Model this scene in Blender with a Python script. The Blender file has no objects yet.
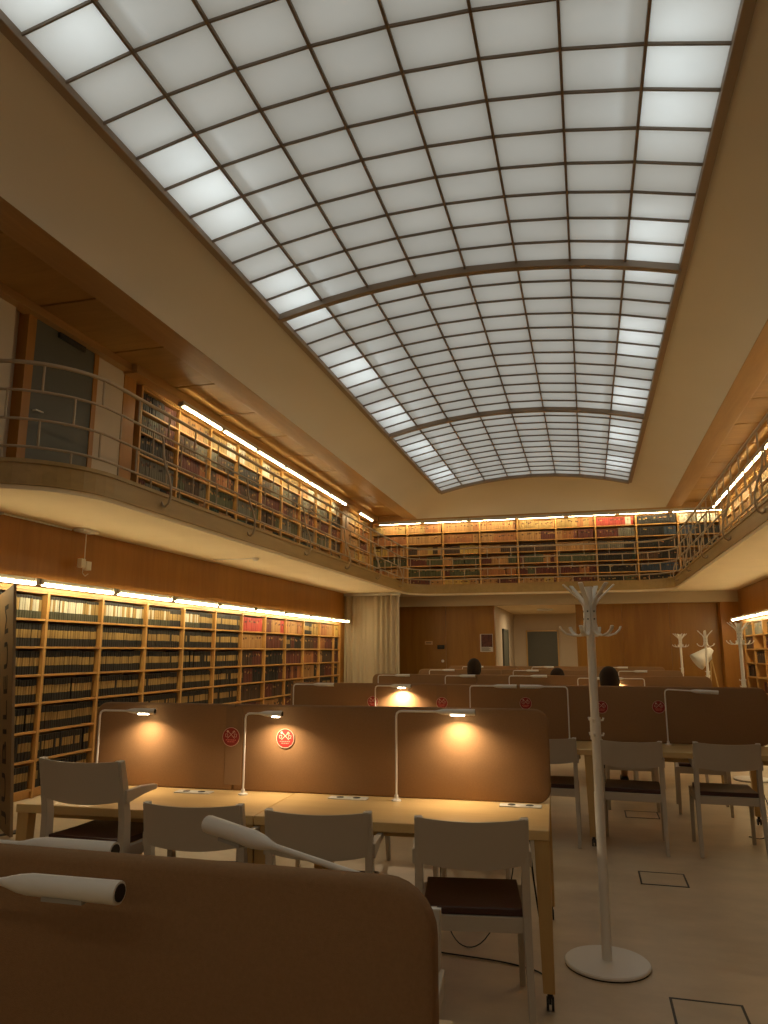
import bpy, bmesh, math, random
from mathutils import Vector, Matrix
PI = math.pi
random.seed(7)
SC = bpy.context.scene
COL = SC.collection
ORD = ['first','second','third','fourth','fifth','sixth','seventh','eighth','ninth','tenth','eleventh','twelfth','thirteenth',
       'fourteenth','fifteenth','sixteenth','seventeenth','eighteenth','nineteenth','twentieth','twenty-first','twenty-second','twenty-third','twenty-fourth','twenty-fifth','twenty-sixth']

# ------------------------------------------------------------------ mesh helper
class MB:
    def __init__(s): s.v=[]; s.f=[]; s.m=[]; s.c=[]; s.hascol=False
    def face(s, idx, m=0, c=None):
        s.f.append(idx); s.m.append(m); s.c.append(c)
        if c: s.hascol=True
    def box(s, x0,x1,y0,y1,z0,z1, m=0, M=None, c=None):
        b=len(s.v)
        P=[Vector(p) for p in ((x0,y0,z0),(x1,y0,z0),(x1,y1,z0),(x0,y1,z0),(x0,y0,z1),(x1,y0,z1),(x1,y1,z1),(x0,y1,z1))]
        if M is not None: P=[M@p for p in P]
        s.v+= [tuple(p) for p in P]
        for q in ((3,2,1,0),(4,5,6,7),(0,1,5,4),(1,2,6,5),(2,3,7,6),(3,0,4,7)): s.face([b+i for i in q],m,c)
        return s
    def ring_sweep(s, rings, m=0, caps=True):
        b=len(s.v); n=len(rings[0])
        for r in rings: s.v+=[tuple(p) for p in r]
        for i in range(len(rings)-1):
            for k in range(n):
                a=b+i*n+k; a2=b+i*n+(k+1)%n
                s.face([a,a2,a2+n,a+n],m)
        if caps:
            s.face([b+k for k in range(n)][::-1],m); e=b+(len(rings)-1)*n
            s.face([e+k for k in range(n)],m)
        return s
    def tube(s, pts, r, n=8, m=0, caps=True):
        pts=[Vector(p) for p in pts]; R=r if isinstance(r,(list,tuple)) else [r]*len(pts)
        rings=[]; up=None
        for i,p in enumerate(pts):
            t=((pts[min(i+1,len(pts)-1)]-p).normalized()+(p-pts[max(i-1,0)]).normalized())
            t.normalize()
            if up is None:
                a=Vector((0,0,1)) if abs(t.z)<.9 else Vector((1,0,0))
                up=(a-t*a.dot(t)).normalized()
            else:
                up=(up-t*up.dot(t))
                up=up.normalized() if up.length>1e-6 else Vector((1,0,0))
            w=t.cross(up)
            rings.append([p+(up*math.cos(2*PI*k/n)+w*math.sin(2*PI*k/n))*R[i] for k in range(n)])
        return s.ring_sweep(rings,m,caps)
    def strap(s, pts, side, w, th, m=0):
        """rectangular section, width w along SIDE, thickness th across; w/th may be lists"""
        pts=[Vector(p) for p in pts]; side=Vector(side).normalized()
        W=w if isinstance(w,(list,tuple)) else [w]*len(pts); T=th if isinstance(th,(list,tuple)) else [th]*len(pts)
        rings=[]
        for i,p in enumerate(pts):
            t=(pts[min(i+1,len(pts)-1)]-pts[max(i-1,0)]).normalized()
            n=t.cross(side).normalized()
            a=side*W[i]/2; b=n*T[i]/2
            rings.append([p-a-b,p+a-b,p+a+b,p-a+b])
        return s.ring_sweep(rings,m)
    def lathe(s, prof, n=24, m=0, M=None, o=(0,0,0)):
        rings=[]
        for r,z in prof:
            ring=[Vector((o[0]+r*math.cos(2*PI*k/n),o[1]+r*math.sin(2*PI*k/n),o[2]+z)) for k in range(n)]
            if M is not None: ring=[M@p for p in ring]
            rings.append(ring)
        return s.ring_sweep(rings,m)
    def prism(s, outline, h0, h1, axis='z', m=0, M=None):
        """outline: 2-D points; extruded along axis"""
        def P(a,b,h):
            p={'z':(a,b,h),'y':(a,h,b),'x':(h,a,b)}[axis]
            return M@Vector(p) if M is not None else Vector(p)
        n=len(outline); b=len(s.v)
        s.v+=[tuple(P(a,c,h0)) for a,c in outline]+[tuple(P(a,c,h1)) for a,c in outline]
        for k in range(n): s.face([b+k,b+(k+1)%n,b+n+(k+1)%n,b+n+k],m)
        s.face([b+k for k in range(n)][::-1],m); s.face([b+n+k for k in range(n)],m)
        return s
    def grid(s, rows, m=0, closed=False):
        b=len(s.v); n=len(rows[0])
        for r in rows: s.v+=[tuple(p) for p in r]
        for i in range(len(rows)-1):
            for k in range(n if closed else n-1):
                a=b+i*n+k; a2=b+i*n+(k+1)%n
                s.face([a,a2,a2+n,a+n],m)
        return s
    def mesh(s, name, mats, smooth=None, fix=True):
        me=bpy.data.meshes.new(name); me.from_pydata(s.v,[],s.f)
        for m in (mats if isinstance(mats,(list,tuple)) else [mats]): me.materials.append(m)
        me.polygons.foreach_set('material_index',s.m)
        if s.hascol:
            ca=me.color_attributes.new('tint','FLOAT_COLOR','CORNER')
            d=[]
            for f,c in zip(s.f,s.c):
                c=c or (1,1,1)
                d+=[c[0],c[1],c[2],1.0]*len(f)
            ca.data.foreach_set('color',d)
        if fix and len(s.f)<20000:
            bm=bmesh.new(); bm.from_mesh(me); bmesh.ops.recalc_face_normals(bm,faces=bm.faces); bm.to_mesh(me); bm.free()
        if smooth:
            me.polygons.foreach_set('use_smooth',[True]*len(me.polygons)); me.set_sharp_from_angle(angle=math.radians(smooth))
        me.update()
        return me
    def build(s, name, mats, parent=None, smooth=None, bevel=None, fix=True):
        o=bpy.data.objects.new(name, s.mesh(name,mats,smooth,fix)); COL.objects.link(o)
        if parent is not None: o.parent=parent
        if bevel:
            b=o.modifiers.new('edge','BEVEL'); b.width=bevel; b.segments=2; b.limit_method='ANGLE'; b.angle_limit=math.radians(40)
        return o

def thing(name,label,cat,loc=(0,0,0),rz=0,group=None):
    o=bpy.data.objects.new(name,None); COL.objects.link(o); o.location=loc; o.rotation_euler=(0,0,rz)
    o.empty_display_size=.1
    o['label']=label; o['category']=cat
    if group: o['group']=group
    return o
def tag(o,label,cat,group=None,kind=None):
    o['label']=label; o['category']=cat
    if group: o['group']=group
    if kind: o['kind']=kind
    return o
def struct(o,label=None):
    o['kind']='structure'
    if label: o['label']=label
    return o
def dup(root,loc,rz,label,group=None):
    r=root.copy(); COL.objects.link(r); r.location=loc; r.rotation_euler=(0,0,rz); r['label']=label
    if group: r['group']=group
    def kids(src,dst):
        for ch in list(src.children):
            c=ch.copy(); COL.objects.link(c); c.parent=dst; kids(ch,c)
    kids(root,r)
    return r

# ------------------------------------------------------------------ materials
def nodes(name):
    m=bpy.data.materials.new(name); m.use_nodes=True; nt=m.node_tree
    return m,nt,nt.nodes,nt.links,nt.nodes['Principled BSDF']
def plain(name,col,rough=.5,metal=0,bump=0,bscale=200,var=0,vscale=3,spec=.5):
    m,nt,N,L,b=nodes(name)
    b.inputs['Base Color'].default_value=(*col,1); b.inputs['Roughness'].default_value=rough; b.inputs['Metallic'].default_value=metal
    b.inputs['Specular IOR Level'].default_value=spec
    tc=N.new('ShaderNodeTexCoord')
    if var:
        n=N.new('ShaderNodeTexNoise'); n.inputs['Scale'].default_value=vscale; n.inputs['Detail'].default_value=6
        L.new(tc.outputs['Object'],n.inputs['Vector'])
        r=N.new('ShaderNodeMapRange'); r.inputs['From Min'].default_value=.3; r.inputs['From Max'].default_value=.7
        r.inputs['To Min'].default_value=1-var; r.inputs['To Max'].default_value=1+var; L.new(n.outputs['Fac'],r.inputs['Value'])
        v=N.new('ShaderNodeVectorMath'); v.operation='SCALE'; v.inputs[0].default_value=col; L.new(r.outputs['Result'],v.inputs['Scale'])
        L.new(v.outputs['Vector'],b.inputs['Base Color'])
    if bump:
        n2=N.new('ShaderNodeTexNoise'); n2.inputs['Scale'].default_value=bscale; n2.inputs['Detail'].default_value=3
        L.new(tc.outputs['Object'],n2.inputs['Vector'])
        bp=N.new('ShaderNodeBump'); bp.inputs['Strength'].default_value=bump; bp.inputs['Distance'].default_value=.002
        L.new(n2.outputs['Fac'],bp.inputs['Height']); L.new(bp.outputs['Normal'],b.inputs['Normal'])
    return m
def wood(name,dark,light,grain=(1,1,.12),scale=14,rough=.4,panel=0):
    m,nt,N,L,b=nodes(name)
    tc=N.new('ShaderNodeTexCoord'); mp=N.new('ShaderNodeMapping'); mp.inputs['Scale'].default_value=grain
    L.new(tc.outputs['Object'],mp.inputs['Vector'])
    n=N.new('ShaderNodeTexNoise'); n.inputs['Scale'].default_value=scale; n.inputs['Detail'].default_value=8; n.inputs['Roughness'].default_value=.62
    n.inputs['Distortion'].default_value=.6
    L.new(mp.outputs['Vector'],n.inputs['Vector'])
    n2=N.new('ShaderNodeTexNoise'); n2.inputs['Scale'].default_value=1.3; n2.inputs['Detail'].default_value=2; L.new(mp.outputs['Vector'],n2.inputs['Vector'])
    ad=N.new('ShaderNodeMath'); ad.operation='MULTIPLY_ADD'; ad.inputs[1].default_value=.5; L.new(n2.outputs['Fac'],ad.inputs[0]); 
    hf=N.new('ShaderNodeMath'); hf.operation='MULTIPLY'; hf.inputs[1].default_value=.5; L.new(n.outputs['Fac'],hf.inputs[0]); L.new(hf.outputs[0],ad.inputs[2])
    cr=N.new('ShaderNodeValToRGB'); cr.color_ramp.elements[0].position=.36; cr.color_ramp.elements[1].position=.64
    cr.color_ramp.elements[0].color=(*dark,1); cr.color_ramp.elements[1].color=(*light,1)
    L.new(ad.outputs[0],cr.inputs['Fac']); L.new(cr.outputs['Color'],b.inputs['Base Color'])
    b.inputs['Roughness'].default_value=rough
    return m
def emit(name,col,strength):
    m=bpy.data.materials.new(name); m.use_nodes=True; N=m.node_tree.nodes; N.clear()
    e=N.new('ShaderNodeEmission'); e.inputs['Color'].default_value=(*col,1); e.inputs['Strength'].default_value=strength
    o=N.new('ShaderNodeOutputMaterial'); m.node_tree.links.new(e.outputs[0],o.inputs[0]); return m

M={}
M['panel_wood']=wood('bulkhead_veneer',(.29,.115,.012),(.40,.175,.024),(1,1,.10),10,.42)
M['far_wood']=wood('far_wall_veneer',(.25,.105,.012),(.36,.17,.022),(1,1,.10),8,.35)
M['ceil_wood']=wood('ceiling_veneer',(.30,.155,.035),(.42,.235,.06),(.12,1,1),10,.5)
M['beam_wood']=wood('beam_wood',(.36,.20,.07),(.48,.28,.10),(1,.08,1),14,.4)
M['fascia_wood']=wood('fascia_wood',(.31,.195,.06),(.43,.275,.09),(1,.1,1),12,.4)
M['shelf_wood']=wood('shelf_wood',(.46,.24,.07),(.60,.34,.11),(1,1,.10),14,.4)
M['desk_wood']=wood('birch_desk_top',(.60,.41,.17),(.72,.52,.24),(.10,1,1),16,.28)
M['leg_wood']=wood('birch_leg',(.52,.33,.12),(.62,.42,.17),(1,1,.1),16,.4)
M['chair_paint']=plain('chair_grey_paint',(.50,.44,.35),.45,var=.03)
M['pad']=plain('maroon_leather',(.055,.017,.012),.38,bump=.3,bscale=90)
M['fabric']=plain('brown_screen_fabric',(.30,.172,.082),.85,bump=.5,bscale=700,var=.05,vscale=160,spec=.2)
M['piping']=plain('screen_piping',(.255,.148,.07),.8)
M['lamp_white']=plain('lamp_white_metal',(.80,.77,.71),.35)
M['stand_white']=plain('coat_stand_paint',(.84,.80,.72),.4)
M['white_plastic']=plain('white_plastic',(.80,.77,.70),.4)
M['black']=plain('black_rubber',(.012,.011,.010),.5)
M['dark_metal']=plain('dark_metal',(.05,.045,.04),.4,.6)
M['cream_wall']=plain('cream_plaster',(.56,.47,.35),.85,var=.03,vscale=2)
M['cove']=plain('cove_plaster',(.71,.67,.60),.9,var=.02,vscale=1,spec=.1)
M['soffit']=plain('soffit_plaster',(.82,.67,.43),.8,var=.03,vscale=2)
M['rail']=plain('rail_paint',(.40,.30,.19),.4)
M['mullion']=plain('mullion_bronze',(.22,.17,.12),.5)
M['rib']=plain('skylight_rib',(.30,.23,.165),.5)
M['door']=plain('grey_green_door',(.085,.085,.065),.5)
M['curtain']=plain('curtain_linen',(.52,.44,.31),.9,bump=.3,bscale=300)
M['housing']=plain('light_housing',(.45,.42,.36),.4)
M['banner']=plain('banner_board',(.26,.175,.09),.7)
M['banner_ink']=plain('banner_ink',(.012,.008,.005),.7)
M['steel']=plain('steel_inlay',(.05,.042,.034),.4,.3)
M['red']=plain('sticker_red',(.30,.022,.018),.5)
M['stick_cream']=plain('sticker_cream',(.75,.55,.40),.5)
M['hair']=plain('dark_hair',(.030,.017,.009),.75,bump=.6,bscale=80,spec=.15)
M['skin']=plain('skin',(.45,.27,.18),.5)
M['cloth_black']=plain('black_sweater',(.018,.017,.018),.9)
M['cloth_navy']=plain('navy_trousers',(.025,.03,.045),.9)
M['cloth_grey']=plain('grey_sweater',(.12,.11,.10),.9)
M['paper']=plain('paper',(.62,.58,.50),.7)
M['poster']=plain('poster_maroon',(.10,.03,.022),.6,var=.5,vscale=12)
M['tube']=emit('warm_tube_glow',(1,.80,.44),42.0)
M['led']=emit('lamp_led_glow',(1,.86,.58),30.0)
M['led_off']=plain('lamp_lens_off',(.35,.33,.29),.3)
# floor
def floor_mat():
    m,nt,N,L,b=nodes('polished_stone_floor')
    tc=N.new('ShaderNodeTexCoord')
    a=N.new('ShaderNodeTexNoise'); a.inputs['Scale'].default_value=2.2; a.inputs['Detail'].default_value=8; a.inputs['Roughness'].default_value=.65
    mp=N.new('ShaderNodeMapping'); mp.inputs['Scale'].default_value=(1,1.6,1); L.new(tc.outputs['Object'],mp.inputs['Vector'])
    L.new(mp.outputs['Vector'],a.inputs['Vector'])
    c=N.new('ShaderNodeValToRGB'); c.color_ramp.elements[0].position=.3; c.color_ramp.elements[1].position=.72
    c.color_ramp.elements[0].color=(.54,.42,.27,1); c.color_ramp.elements[1].color=(.70,.56,.38,1)
    L.new(a.outputs['Fac'],c.inputs['Fac']); L.new(c.outputs['Color'],b.inputs['Base Color'])
    r=N.new('ShaderNodeMapRange'); r.inputs['To Min'].default_value=.30; r.inputs['To Max'].default_value=.5; L.new(a.outputs['Fac'],r.inputs['Value'])
    L.new(r.outputs['Result'],b.inputs['Roughness'])
    return m
M['floor']=floor_mat()
# frosted glass: light comes from above through it
def glass_mat():
    m=bpy.data.materials.new('frosted_skylight_glass'); m.use_nodes=True; N=m.node_tree.nodes; L=m.node_tree.links; N.clear()
    t=N.new('ShaderNodeBsdfTranslucent'); d=N.new('ShaderNodeBsdfDiffuse'); g=N.new('ShaderNodeBsdfGlossy')
    t.inputs['Color'].default_value=(.80,.82,.80,1); d.inputs['Color'].default_value=(.6,.58,.54,1); g.inputs['Roughness'].default_value=.18
    tc=N.new('ShaderNodeTexCoord'); n=N.new('ShaderNodeTexNoise'); n.inputs['Scale'].default_value=1.1; n.inputs['Detail'].default_value=5
    L.new(tc.outputs['Object'],n.inputs['Vector'])
    cr=N.new('ShaderNodeValToRGB'); cr.color_ramp.elements[0].position=.3; cr.color_ramp.elements[1].position=.7
    cr.color_ramp.elements[0].color=(.72,.74,.725,1); cr.color_ramp.elements[1].color=(.83,.85,.83,1)
    L.new(n.outputs['Fac'],cr.inputs['Fac']); L.new(cr.outputs['Color'],t.inputs['Color'])
    m1=N.new('ShaderNodeMixShader'); m1.inputs[0].default_value=.14; L.new(t.outputs[0],m1.inputs[1]); L.new(d.outputs[0],m1.inputs[2])
    m2=N.new('ShaderNodeMixShader'); m2.inputs[0].default_value=.035; L.new(m1.outputs[0],m2.inputs[1]); L.new(g.outputs[0],m2.inputs[2])
    o=N.new('ShaderNodeOutputMaterial'); L.new(m2.outputs[0],o.inputs[0]); return m
M['glass']=glass_mat()
def book_mat():
    m,nt,N,L,b=nodes('book_cloth')
    a=N.new('ShaderNodeVertexColor'); a.layer_name='tint'; L.new(a.outputs['Color'],b.inputs['Base Color']); b.inputs['Roughness'].default_value=.6
    return m
M['book']=book_mat()

# ------------------------------------------------------------------ dimensions
XL,XR=-5.64,3.37            # faces of the side walls / bookcases
XWL,XWR=-5.97,3.70          # backs of the bookcases
GL,GR=-4.25,1.98            # gallery edges
YF=18.2; YS=19.6; YB=19.95  # far gallery edge, far bookcase face, far wall
SOF,GF=2.87,3.09            # soffit and gallery floor heights
UC=5.15; EAVE=5.05
EL,ER=-4.33,2.06
KL,KR=-3.40,1.14; KZ=5.45; KY0,KY1=-2.6,18.0; RISE=.30
YN=-3.0

# ------------------------------------------------------------------ shell
fl=MB().box(-6.3,4.0,YN-.1,25.0,-.12,0); struct(fl.build('floor',M['floor']))
w=MB().box(XWL-.2,XWL,YN,YB+.2,0,UC+.3); struct(w.build('wall_left',M['cream_wall']))
w=MB().box(XWR,XWR+.2,YN,YB+.2,0,UC+.3); struct(w.build('wall_right',M['cream_wall']))
w=MB().box(XWL-.2,XWR+.2,YN-.2,YN,0,6.0); struct(w.build('wall_back',M['cream_wall']))
w=MB().box(XWL,XWR,YB,YB+.2,GF,UC+.3); struct(w.build('wall_far_upper',M['cream_wall']))
# side bulkheads over the lower bookcases, and the wall either side of them
b=MB().box(XWL,XL,YN,17.0,2.20,SOF)
struct(b.build('wall_left_bulkhead',M['panel_wood']))
b=MB().box(XWL,XL,YN,4.90,0,2.2).box(XWL,XL,16.90,18.9,0,2.2).box(XWL,XL,17.0,18.9,2.2,SOF); struct(b.build('wall_left_piers',M['panel_wood']))
b=MB().box(XR,XWR,YN,18.9,2.20,SOF).box(XR,XWR,YN,6.0,0,2.2).box(XR,XWR,18.25,18.9,0,2.2)
struct(b.build('wall_right_bulkhead',M['panel_wood']))
b=MB().box(2.98,XR,18.55,18.9,0,SOF); struct(b.build('wall_right_pier',M['panel_wood']))
# upper side walls: left has a white wall, a door, then the shelves
b=MB().box(XWL,XL,YN,6.0,GF,UC).box(XWL,XL,7.36,7.92,GF,UC)
struct(b.build('wall_left_upper',M['cream_wall']))
b=MB().box(XWL,XL+.01,7.92,8.18,GF,UC).box(XWL,XL+.04,16.82,17.28,GF,UC); struct(b.build('wall_left_upper_pier',M['panel_wood']))
b=MB().box(XR,XWR,YN,5.0,GF,UC).box(XR-.03,XWR,5.0,5.2,GF,UC); struct(b.build('wall_right_upper',M['cream_wall']))
# upper door
d=thing('door_1','grey door on the left gallery beside the bookcase','door',(XL,6.78,GF)); d['kind']='structure'
MB().box(-.02,.02,-.5,.5,.01,1.98).build('door_leaf',M['door'],d)
dd=MB().box(-.1,.03,-.62,-.5,0,2.05).box(-.1,.03,.5,.58,0,2.05).box(-.1,.03,-.62,.58,1.98,2.06); dd.build('door_frame',M['panel_wood'],d)
MB().tube([(.02,-.43,.95),(.06,-.43,.95),(.065,-.33,.95)],.009,8).build('door_handle',M['lamp_white'],d,smooth=40)
MB().box(.0,.05,-.15,.30,1.90,1.96).build('door_closer',M['dark_metal'],d)
MB().box(-.34,-.1,-.8,.62,0,2.06).build('door_reveal',M['cream_wall'],d)

# gallery slab, U-shaped with rounded corners
def arc(cx,cy,r,a0,a1,n):
    return [(cx+r*math.cos(math.radians(a0+(a1-a0)*i/n)),cy+r*math.sin(math.radians(a0+(a1-a0)*i/n))) for i in range(n+1)]
RC=.87; RF=.80
pathL=[(XL,5.01)]+arc(GL-RC,5.01+RC,RC,-90,0,12)+[(GL,8),(GL,12),(GL,16)]+arc(GL+RF,YF-RF,RF,180,90,10)
pathF=[(GL+RF,YF),(-2.3,YF),(-1.13,YF),(0,YF),(GR-RF,YF)]
pathR=arc(GR-RF,YF-RF,RF,90,0,10)+[(GR,14),(GR,10),(GR,7)]+arc(GR+RC,5.01+RC,RC,180,270,12)+[(XR,5.01)]
allp=pathL+pathF[1:-1]+pathR
outline=allp+[(XR,5.01),(XWR,5.01),(XWR,YB+.2),(XWL,YB+.2),(XWL,5.01)]
o2=[]
for p in outline:
    if not o2 or (abs(p[0]-o2[-1][0])+abs(p[1]-o2[-1][1]))>1e-4: o2.append(p)
struct(MB().prism(o2,SOF,GF-.005,'z').build('ceiling_gallery_slab',M['soffit']))
def offset_path(P,d):
    out=[]
    for i,p in enumerate(P):
        a=Vector(P[max(i-1,0)]); b=Vector(P[min(i+1,len(P)-1)]); t=(b-a).normalized(); n=Vector((t.y,-t.x))   # to the right of travel = towards the void
        out.append((p[0]+n.x*d,p[1]+n.y*d))
    return out
def ribbon(P,d0,d1,z0,z1,mb=None):
    mb=mb or MB(); A=offset_path(P,d0); B=offset_path(P,d1)
    rings=[[(a[0],a[1],z0),(b[0],b[1],z0),(b[0],b[1],z1),(a[0],a[1],z1)] for a,b in zip(A,B)]
    return mb.ring_sweep(rings)
clean=[]
for p in allp:
    if not clean or (abs(p[0]-clean[-1][0])+abs(p[1]-clean[-1][1]))>1e-4: clean.append(p)
fa=MB(); ribbon(clean,.0,.035,SOF+.03,GF+.0,fa); ribbon(clean,-.10,.05,GF-.0,GF+.035,fa)
struct(fa.build('trim_1',M['fascia_wood']))
struct(ribbon(clean,-.03,.02,SOF-.012,SOF+.03).build('trim_2',M['soffit']))
# upper ceiling, wooden, in panels, and eave beams
def ceil_panels(x0,x1,y0,y1,step=1.31,off=6.2-1.31*7):
    mb=MB(); y=off
    while y<y1:
        a=max(y+.018,y0); b=min(y+step-.018,y1)
        if b>a+.01: mb.box(x0,x1,a,b,UC,UC+.04)
        y+=step
    mb.box(x0,x1,y0,y1,UC+.05,UC+.12); return mb
struct(ceil_panels(XWL,EL-.37,YN,YB).build('ceiling_left',M['ceil_wood']))
struct(ceil_panels(ER+.37,XWR,YN,YB).build('ceiling_right',M['ceil_wood']))
struct(MB().box(EL-.37,ER+.37,19.50,YB,UC,UC+.1).build('ceiling_far',M['ceil_wood']))
struct(MB().box(EL-.37,EL,YN,19.5,EAVE,UC+.1).box(ER,ER+.37,YN,19.5,EAVE,UC+.1).build('trim_3',M['beam_wood'],bevel=.006))
struct(MB().box(XL-.05,XL+.20,7.9,YS,5.03,UC).box(XL-.05,XL+.12,YN,7.9,5.06,UC).box(XR-.16,XR+.05,5,YS,5.03,UC).box(XL,XR,YS-.12,YS+.05,5.01,UC).build('trim_4',M['beam_wood']))
# plaster cove between eave beams and skylight
XC=(KL+KR)/2; HW=(KR-KL)/2; RR=(HW*HW+RISE*RISE)/(2*RISE)
def vz(x): return KZ+RISE-RR+math.sqrt(RR*RR-(x-XC)**2)
inner=[];outer=[]
n1=40;n2=16
for i in range(n1): t=i/n1; inner.append((KL,KY0+(KY1-KY0)*t,KZ)); outer.append((EL,YN+(19.45-YN)*t,EAVE))
for i in range(n2):
    t=i/n2; x=KL+(KR-KL)*t; inner.append((x,KY1,vz(x))); outer.append((EL+(ER-EL)*t,19.45,EAVE))
for i in range(n1): t=1-i/n1; inner.append((KR,KY0+(KY1-KY0)*t,KZ)); outer.append((ER,YN+(19.45-YN)*t,EAVE))
for i in range(n2):
    t=1-i/n2; x=KL+(KR-KL)*t; inner.append((x,KY0,vz(x))); outer.append((EL+(ER-EL)*t,YN,EAVE))
def coverow(t,off=0):
    h=.45*t+.55*(1-math.cos(t*PI/2)); v=.45*t+.55*math.sin(t*PI/2); r=[]
    for a,b in zip(outer,inner): r.append((a[0]+(b[0]-a[0])*h,a[1]+(b[1]-a[1])*h,a[2]+(b[2]-a[2])*v+off))
    return r
rows=[coverow(k/10) for k in range(11)]+[coverow(1-k/10,.12) for k in range(11)]
struct(MB().grid(rows,closed=True).build('ceiling_cove',M['cove'],smooth=60))
# skylight
win=bpy.data.objects.new('window_1',None); COL.objects.link(win); struct(win,'barrel-vaulted skylight of frosted panes over the whole reading room')
NX=8; NR=48; step=(KY1-KY0)/NR
amax=math.asin(HW/RR)
def ap(k,off=0,n=NX):
    a=-amax+2*amax*k/n; return (XC+(RR+off)*math.sin(a), KZ+RISE-RR+(RR+off)*math.cos(a))
g=MB()
for j in range(NR):
    for k in range(NX):
        (xa,za),(xb,zb)=ap(k),ap(k+1); ya=KY0+j*step; yb=ya+step
        i=len(g.v); g.v+=[(xa,ya,za+.01),(xb,ya,zb+.01),(xb,yb,zb+.01),(xa,yb,za+.01)]; g.face([i,i+1,i+2,i+3])
g.build('glazing',M['glass'],win)
mu=MB()
for k in range(NX+1):
    x,z=ap(k); r=.017
    mu.strap([(x,KY0,z),(x,KY1,z)],(1,0,0),.021,.034)
for j in range(NR+1):
    if j%12==0: continue
    y=KY0+j*step
    mu.strap([(ap(k)[0],y,ap(k)[1]-.002) for k in range(NX+1)],(0,1,0),.013,.024)
mu.build('glazing_bars',M['mullion'],win)
fn=MB()
for k in range(1,NX):
    x,z=ap(k,.08); fn.strap([(x,KY0,z),(x,KY1,z)],(1,0,0),.014,.11)
for j in range(0,NR+1):
    y=KY0+j*step; fn.strap([(ap(k,.07)[0],y,ap(k,.07)[1]) for k in range(NX+1)],(0,1,0),.012,.09)
fn.build('shading_fins',M['white_plastic'],win)  # unseen fins added above the glass to shade each pane
for j in range(0,NR+1,12):
    y=KY0+j*step
    MB().strap([(ap(k,0,24)[0],y,ap(k,0,24)[1]-.01) for k in range(25)],(0,1,0),.085,.11).build('rib',M['rib'],win)
fr=MB().box(KL-.05,KL+.03,KY0,KY1,KZ-.045,KZ+.05).box(KR-.03,KR+.05,KY0,KY1,KZ-.045,KZ+.05)
fr.build('window_frame',M['rib'],win,bevel=.006)

# far end of the lower room
struct(MB().box(XWL,XWR,18.5,18.62,2.61,SOF).build('trim_5',plain('beam_plaster',(.42,.33,.21),.85)))
struct(MB().box(XWL,XWR,18.62,24.3,2.65,2.75).build('ceiling_far_lower',M['soffit']))
fw=MB()
def veneer(mb,x0,x1,y,z1,n):
    w_=(x1-x0)/n
    for i in range(n): mb.box(x0+i*w_+.003,x0+(i+1)*w_-.003,y,y+.03,0,z1)
    mb.box(x0,x1,y+.03,y+.2,0,z1)
veneer(fw,XWL,-2.24,18.9,2.65,3); veneer(fw,-.25,2.98,18.9,2.65,3); fw.box(2.98,XWR,18.9,19.1,0,2.65)
struct(fw.build('wall_far',M['far_wood']))
struct(MB().box(-2.42,-2.24,19.1,24.2,0,2.65).box(-2.42,2.6,24.0,24.2,0,2.65).box(2.4,2.6,19.1,24.2,0,2.65).build('wall_niche',M['cream_wall']))
d=thing('door_2','dark green door at the back of the cream lobby','door',(-1.36,24.0,0)); d['kind']='structure'
MB().box(-.46,.46,-.05,.0,0,2.10).build('door_leaf',M['door'],d); MB().box(-.5,-.46,-.07,.0,0,2.14).box(.46,.5,-.07,0,0,2.14).box(-.5,.5,-.07,0,2.10,2.14).build('door_frame',M['leg_wood'],d)
MB().tube([(.38,-.05,1.02),(.38,-.10,1.02),(.28,-.10,1.02)],.01,8).build('door_handle',M['steel'],d,smooth=40)
d=thing('door_3','narrow dark doorway in the side wall of the lobby','door',(-2.24,21.25,0)); d['kind']='structure'
MB().box(.0,.03,-.6,.6,0,2.04).build('door_leaf',M['door'],d); MB().box(0,.045,-.66,-.6,0,2.1).box(0,.045,.6,.66,0,2.1).box(0,.045,-.66,.66,2.04,2.1).build('door_frame',M['door'],d)
# floor hatches
HL=['brass-edged floor hatch nearest the camera at the lower right','floor hatch between the coat stand and the grey chairs behind it','floor hatch beneath the second row of desks']
for i,(x0,x1,y0,y1) in enumerate([(.27,.57,3.50,3.80),(.26,.56,5.47,5.77),(.26,.56,7.52,7.82)]):
    t=thing('floor_hatch',HL[i],'floor hatch',((x0+x1)/2,(y0+y1)/2,0))
    a=(x1-x0)/2; bb=(y1-y0)/2; e=.011
    MB().box(-a,a,-bb,-bb+e,0,.003).box(-a,a,bb-e,bb,0,.003).box(-a,-a+e,-bb+e,bb-e,0,.003).box(a-e,a,-bb+e,bb-e,0,.003).build('frame',M['steel'],t)
    MB().box(-a+e,a-e,-bb+e,bb-e,0,.0015).build('lid',M['floor'],t)

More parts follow.
